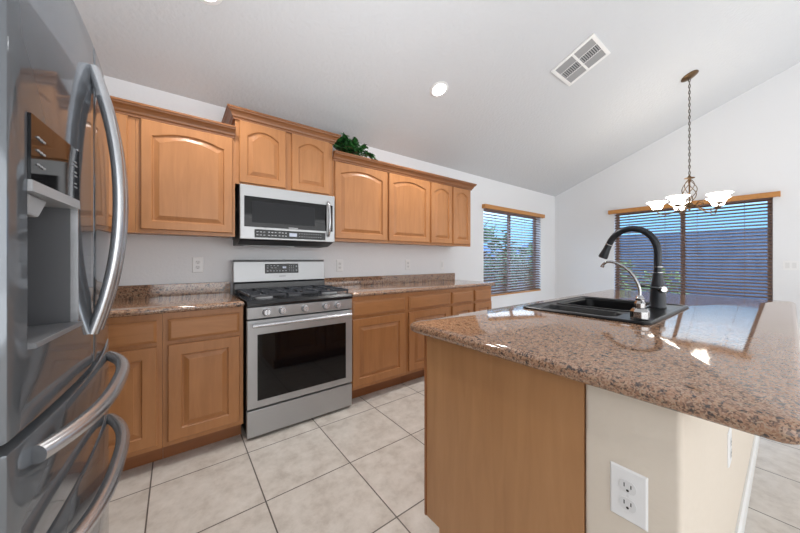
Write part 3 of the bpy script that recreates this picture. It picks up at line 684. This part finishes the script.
for k in range(5):
    a = 2*PI*k/5+4.217; ca, sa = math.cos(a), math.sin(a)
    P = lambda r, z: (CX+r*ca, CY+r*sa, z-.03)
    m = MB(); m.tube([P(.03, 1.825), P(.07, 1.80), (P(.12, 1.765)), P(.17, 1.742), P(.225, 1.742), P(.262, 1.762), P(SRr, 1.79)], .006, 8)
    m.tube([P(.06, 1.815), P(.09, 1.85), P(.125, 1.855), P(.14, 1.83), P(.125, 1.812), P(.112, 1.822)], .004, 6)
    m.tube([P(.19, 1.742), P(.215, 1.715), P(.245, 1.713), P(.255, 1.733)], .004, 6)
    ar = m.build('arm', M_bronze, t, smooth=True)
    MB().lathe([(.010, 0), (.034, .012), (.036, .018), (.02, .024)], P(SRr, 1.785)).build('cup', M_bronze, ar, smooth=True)
    MB().lathe([(.026, .020), (.042, .026), (.052, .045), (.060, .07), (.078, .095), (.098, .108), (.096, .110), (.076, .098), (.057, .072), (.048, .047), (.038, .03), (.02, .026)], P(SRr, 1.785), seg=28, cap0=True, cap1=True).build('shade', M_shade, ar, smooth=True)

# ------------------------------------------------------------------ ivy on the cabinets
t = thing('ivy_plant', 'green artificial ivy lying on top of the wall cabinets right of the microwave', 'plant', (1.38, 2.56, 2.11))
random.seed(11)
m = MB(); st = MB()
def leaf(m, p, d, s, up):
    d = d.normalized(); side = d.cross(up).normalized(); nn = side.cross(d).normalized()
    out = [(0, 0), (.12, .30), (-.02, .50), (.30, .42), (.55, .36), (.78, .2), (1.05, 0)]
    L = [m.bm.verts.new(p+d*a*s+side*b*s+nn*(b*.35-a*a*.18)*s) for a, b in out[1:-1]]; R = [m.bm.verts.new(p+d*a*s-side*b*s+nn*(b*.35-a*a*.18)*s) for a, b in out[1:-1]]
    mid = [m.bm.verts.new(p+d*a*s+nn*(-a*a*.18)*s) for a in (0, .3, .55, .78, 1.05)]
    for Q, fl in ((L, 0), (R, 1)):
        for f in ((mid[0], Q[0], Q[1], Q[2], mid[1]), (mid[1], Q[2], Q[3], mid[2]), (mid[2], Q[3], Q[4], mid[3]), (mid[3], Q[4], mid[4])):
            m.bm.faces.new(f if fl else f[::-1])
def strand(p0, p1, hgt, n):
    p0, p1 = Vector(p0), Vector(p1); pts = []
    for i in range(8):
        s = i/7; pts.append(p0.lerp(p1, s)+Vector((0, 0, hgt*math.sin(PI*s))))
    st.tube(pts, .003, 5)
    for i in range(n):
        s = random.random(); q = p0.lerp(p1, s)+Vector((0, 0, hgt*math.sin(PI*s)))
        d = Vector((random.uniform(-1, 1), random.uniform(-1.2, .6), random.uniform(-.3, .9))); leaf(m, q, d, random.uniform(.04, .068), Vector((random.uniform(-.5, .5), random.uniform(-1, 0), .9)))
for i in range(20):
    x = random.uniform(1.18, 1.50); y = random.uniform(2.50, 2.62)
    strand((x, y, 2.16), (x+random.uniform(-.10, .10), y+random.uniform(-.06, .06), 2.175), random.uniform(.05, .19)*(1.25-abs(x-1.32)*1.8), 20)
strand((1.40, 2.45, 2.17), (1.55, 2.395, 2.135), .02, 14); strand((1.15, 2.44, 2.165), (1.36, 2.46, 2.18), .05, 26); strand((1.30, 2.43, 2.165), (1.52, 2.42, 2.16), .035, 26); strand((1.14, 2.5, 2.2), (1.2, 2.5, 2.25), .03, 14)
m.build('foliage', M_leaf, t); st.build('stems', M_stem, t)

# ------------------------------------------------------------------ outdoors
g_ = B(-30, 70, -40, 70, -.24, -.14).build('yard_ground', M_gravel); g_['kind'] = 'structure'
tag(B(14.0, 14.2, -10, 5.3, -.14, 2.15).build('block_wall', M_block, org=(14, 0, -.14)), 'dim blue-grey block wall outside the large window', 'wall')
tag(B(-2, 30, 9.6, 9.8, -.14, 1.35).build('block_wall', M_block, org=(5, 9.7, -.14)), 'low blue-grey yard wall outside the left window', 'wall')
def blob(name, label, c, r, sq, m_, cat, n=260):
    t = thing(name, label, cat, (c[0], c[1], -.14))
    random.seed(int(c[0]*10)); m = MB(); c = Vector(c)
    for i in range(n):
        v = Vector((random.gauss(0, 1), random.gauss(0, 1), random.gauss(0, 1))).normalized(); p = c+Vector((v.x*r, v.y*r, v.z*r*sq))*random.uniform(.55, 1)
        leaf(m, p, v+Vector((random.uniform(-.6, .6), random.uniform(-.6, .6), random.uniform(-.6, .6))), r*.30, Vector((0, 0, 1)))
    m.build('foliage', m_, t)
    s = MB(); s.tube([(c.x, c.y, -.14), c], [.06, .04], 8); s.build('trunk', M_stem, t)
blob('shrub', 'yellow-green shrub outside the left half of the large window', (10.4, 3.3, .55), .75, .9, M_bush, 'shrub')
blob('shrub', 'smaller shrub outside the large window, behind the faucet', (9.4, 1.9, .45), .45, 1, M_bush, 'shrub')
blob('tree', 'green tree at the left edge of the left window', (9.2, 6.9, 1.5), 1.0, .9, M_bush2, 'tree')
blob('tree', 'lower green tree seen in the middle of the left window', (12.6, 8.3, .8), 1.0, .9, M_bush2, 'tree')
blob('tree', 'pale green tree outside the right half of the left window', (14.8, 8.4, .9), .95, 1.0, M_bush2, 'tree')
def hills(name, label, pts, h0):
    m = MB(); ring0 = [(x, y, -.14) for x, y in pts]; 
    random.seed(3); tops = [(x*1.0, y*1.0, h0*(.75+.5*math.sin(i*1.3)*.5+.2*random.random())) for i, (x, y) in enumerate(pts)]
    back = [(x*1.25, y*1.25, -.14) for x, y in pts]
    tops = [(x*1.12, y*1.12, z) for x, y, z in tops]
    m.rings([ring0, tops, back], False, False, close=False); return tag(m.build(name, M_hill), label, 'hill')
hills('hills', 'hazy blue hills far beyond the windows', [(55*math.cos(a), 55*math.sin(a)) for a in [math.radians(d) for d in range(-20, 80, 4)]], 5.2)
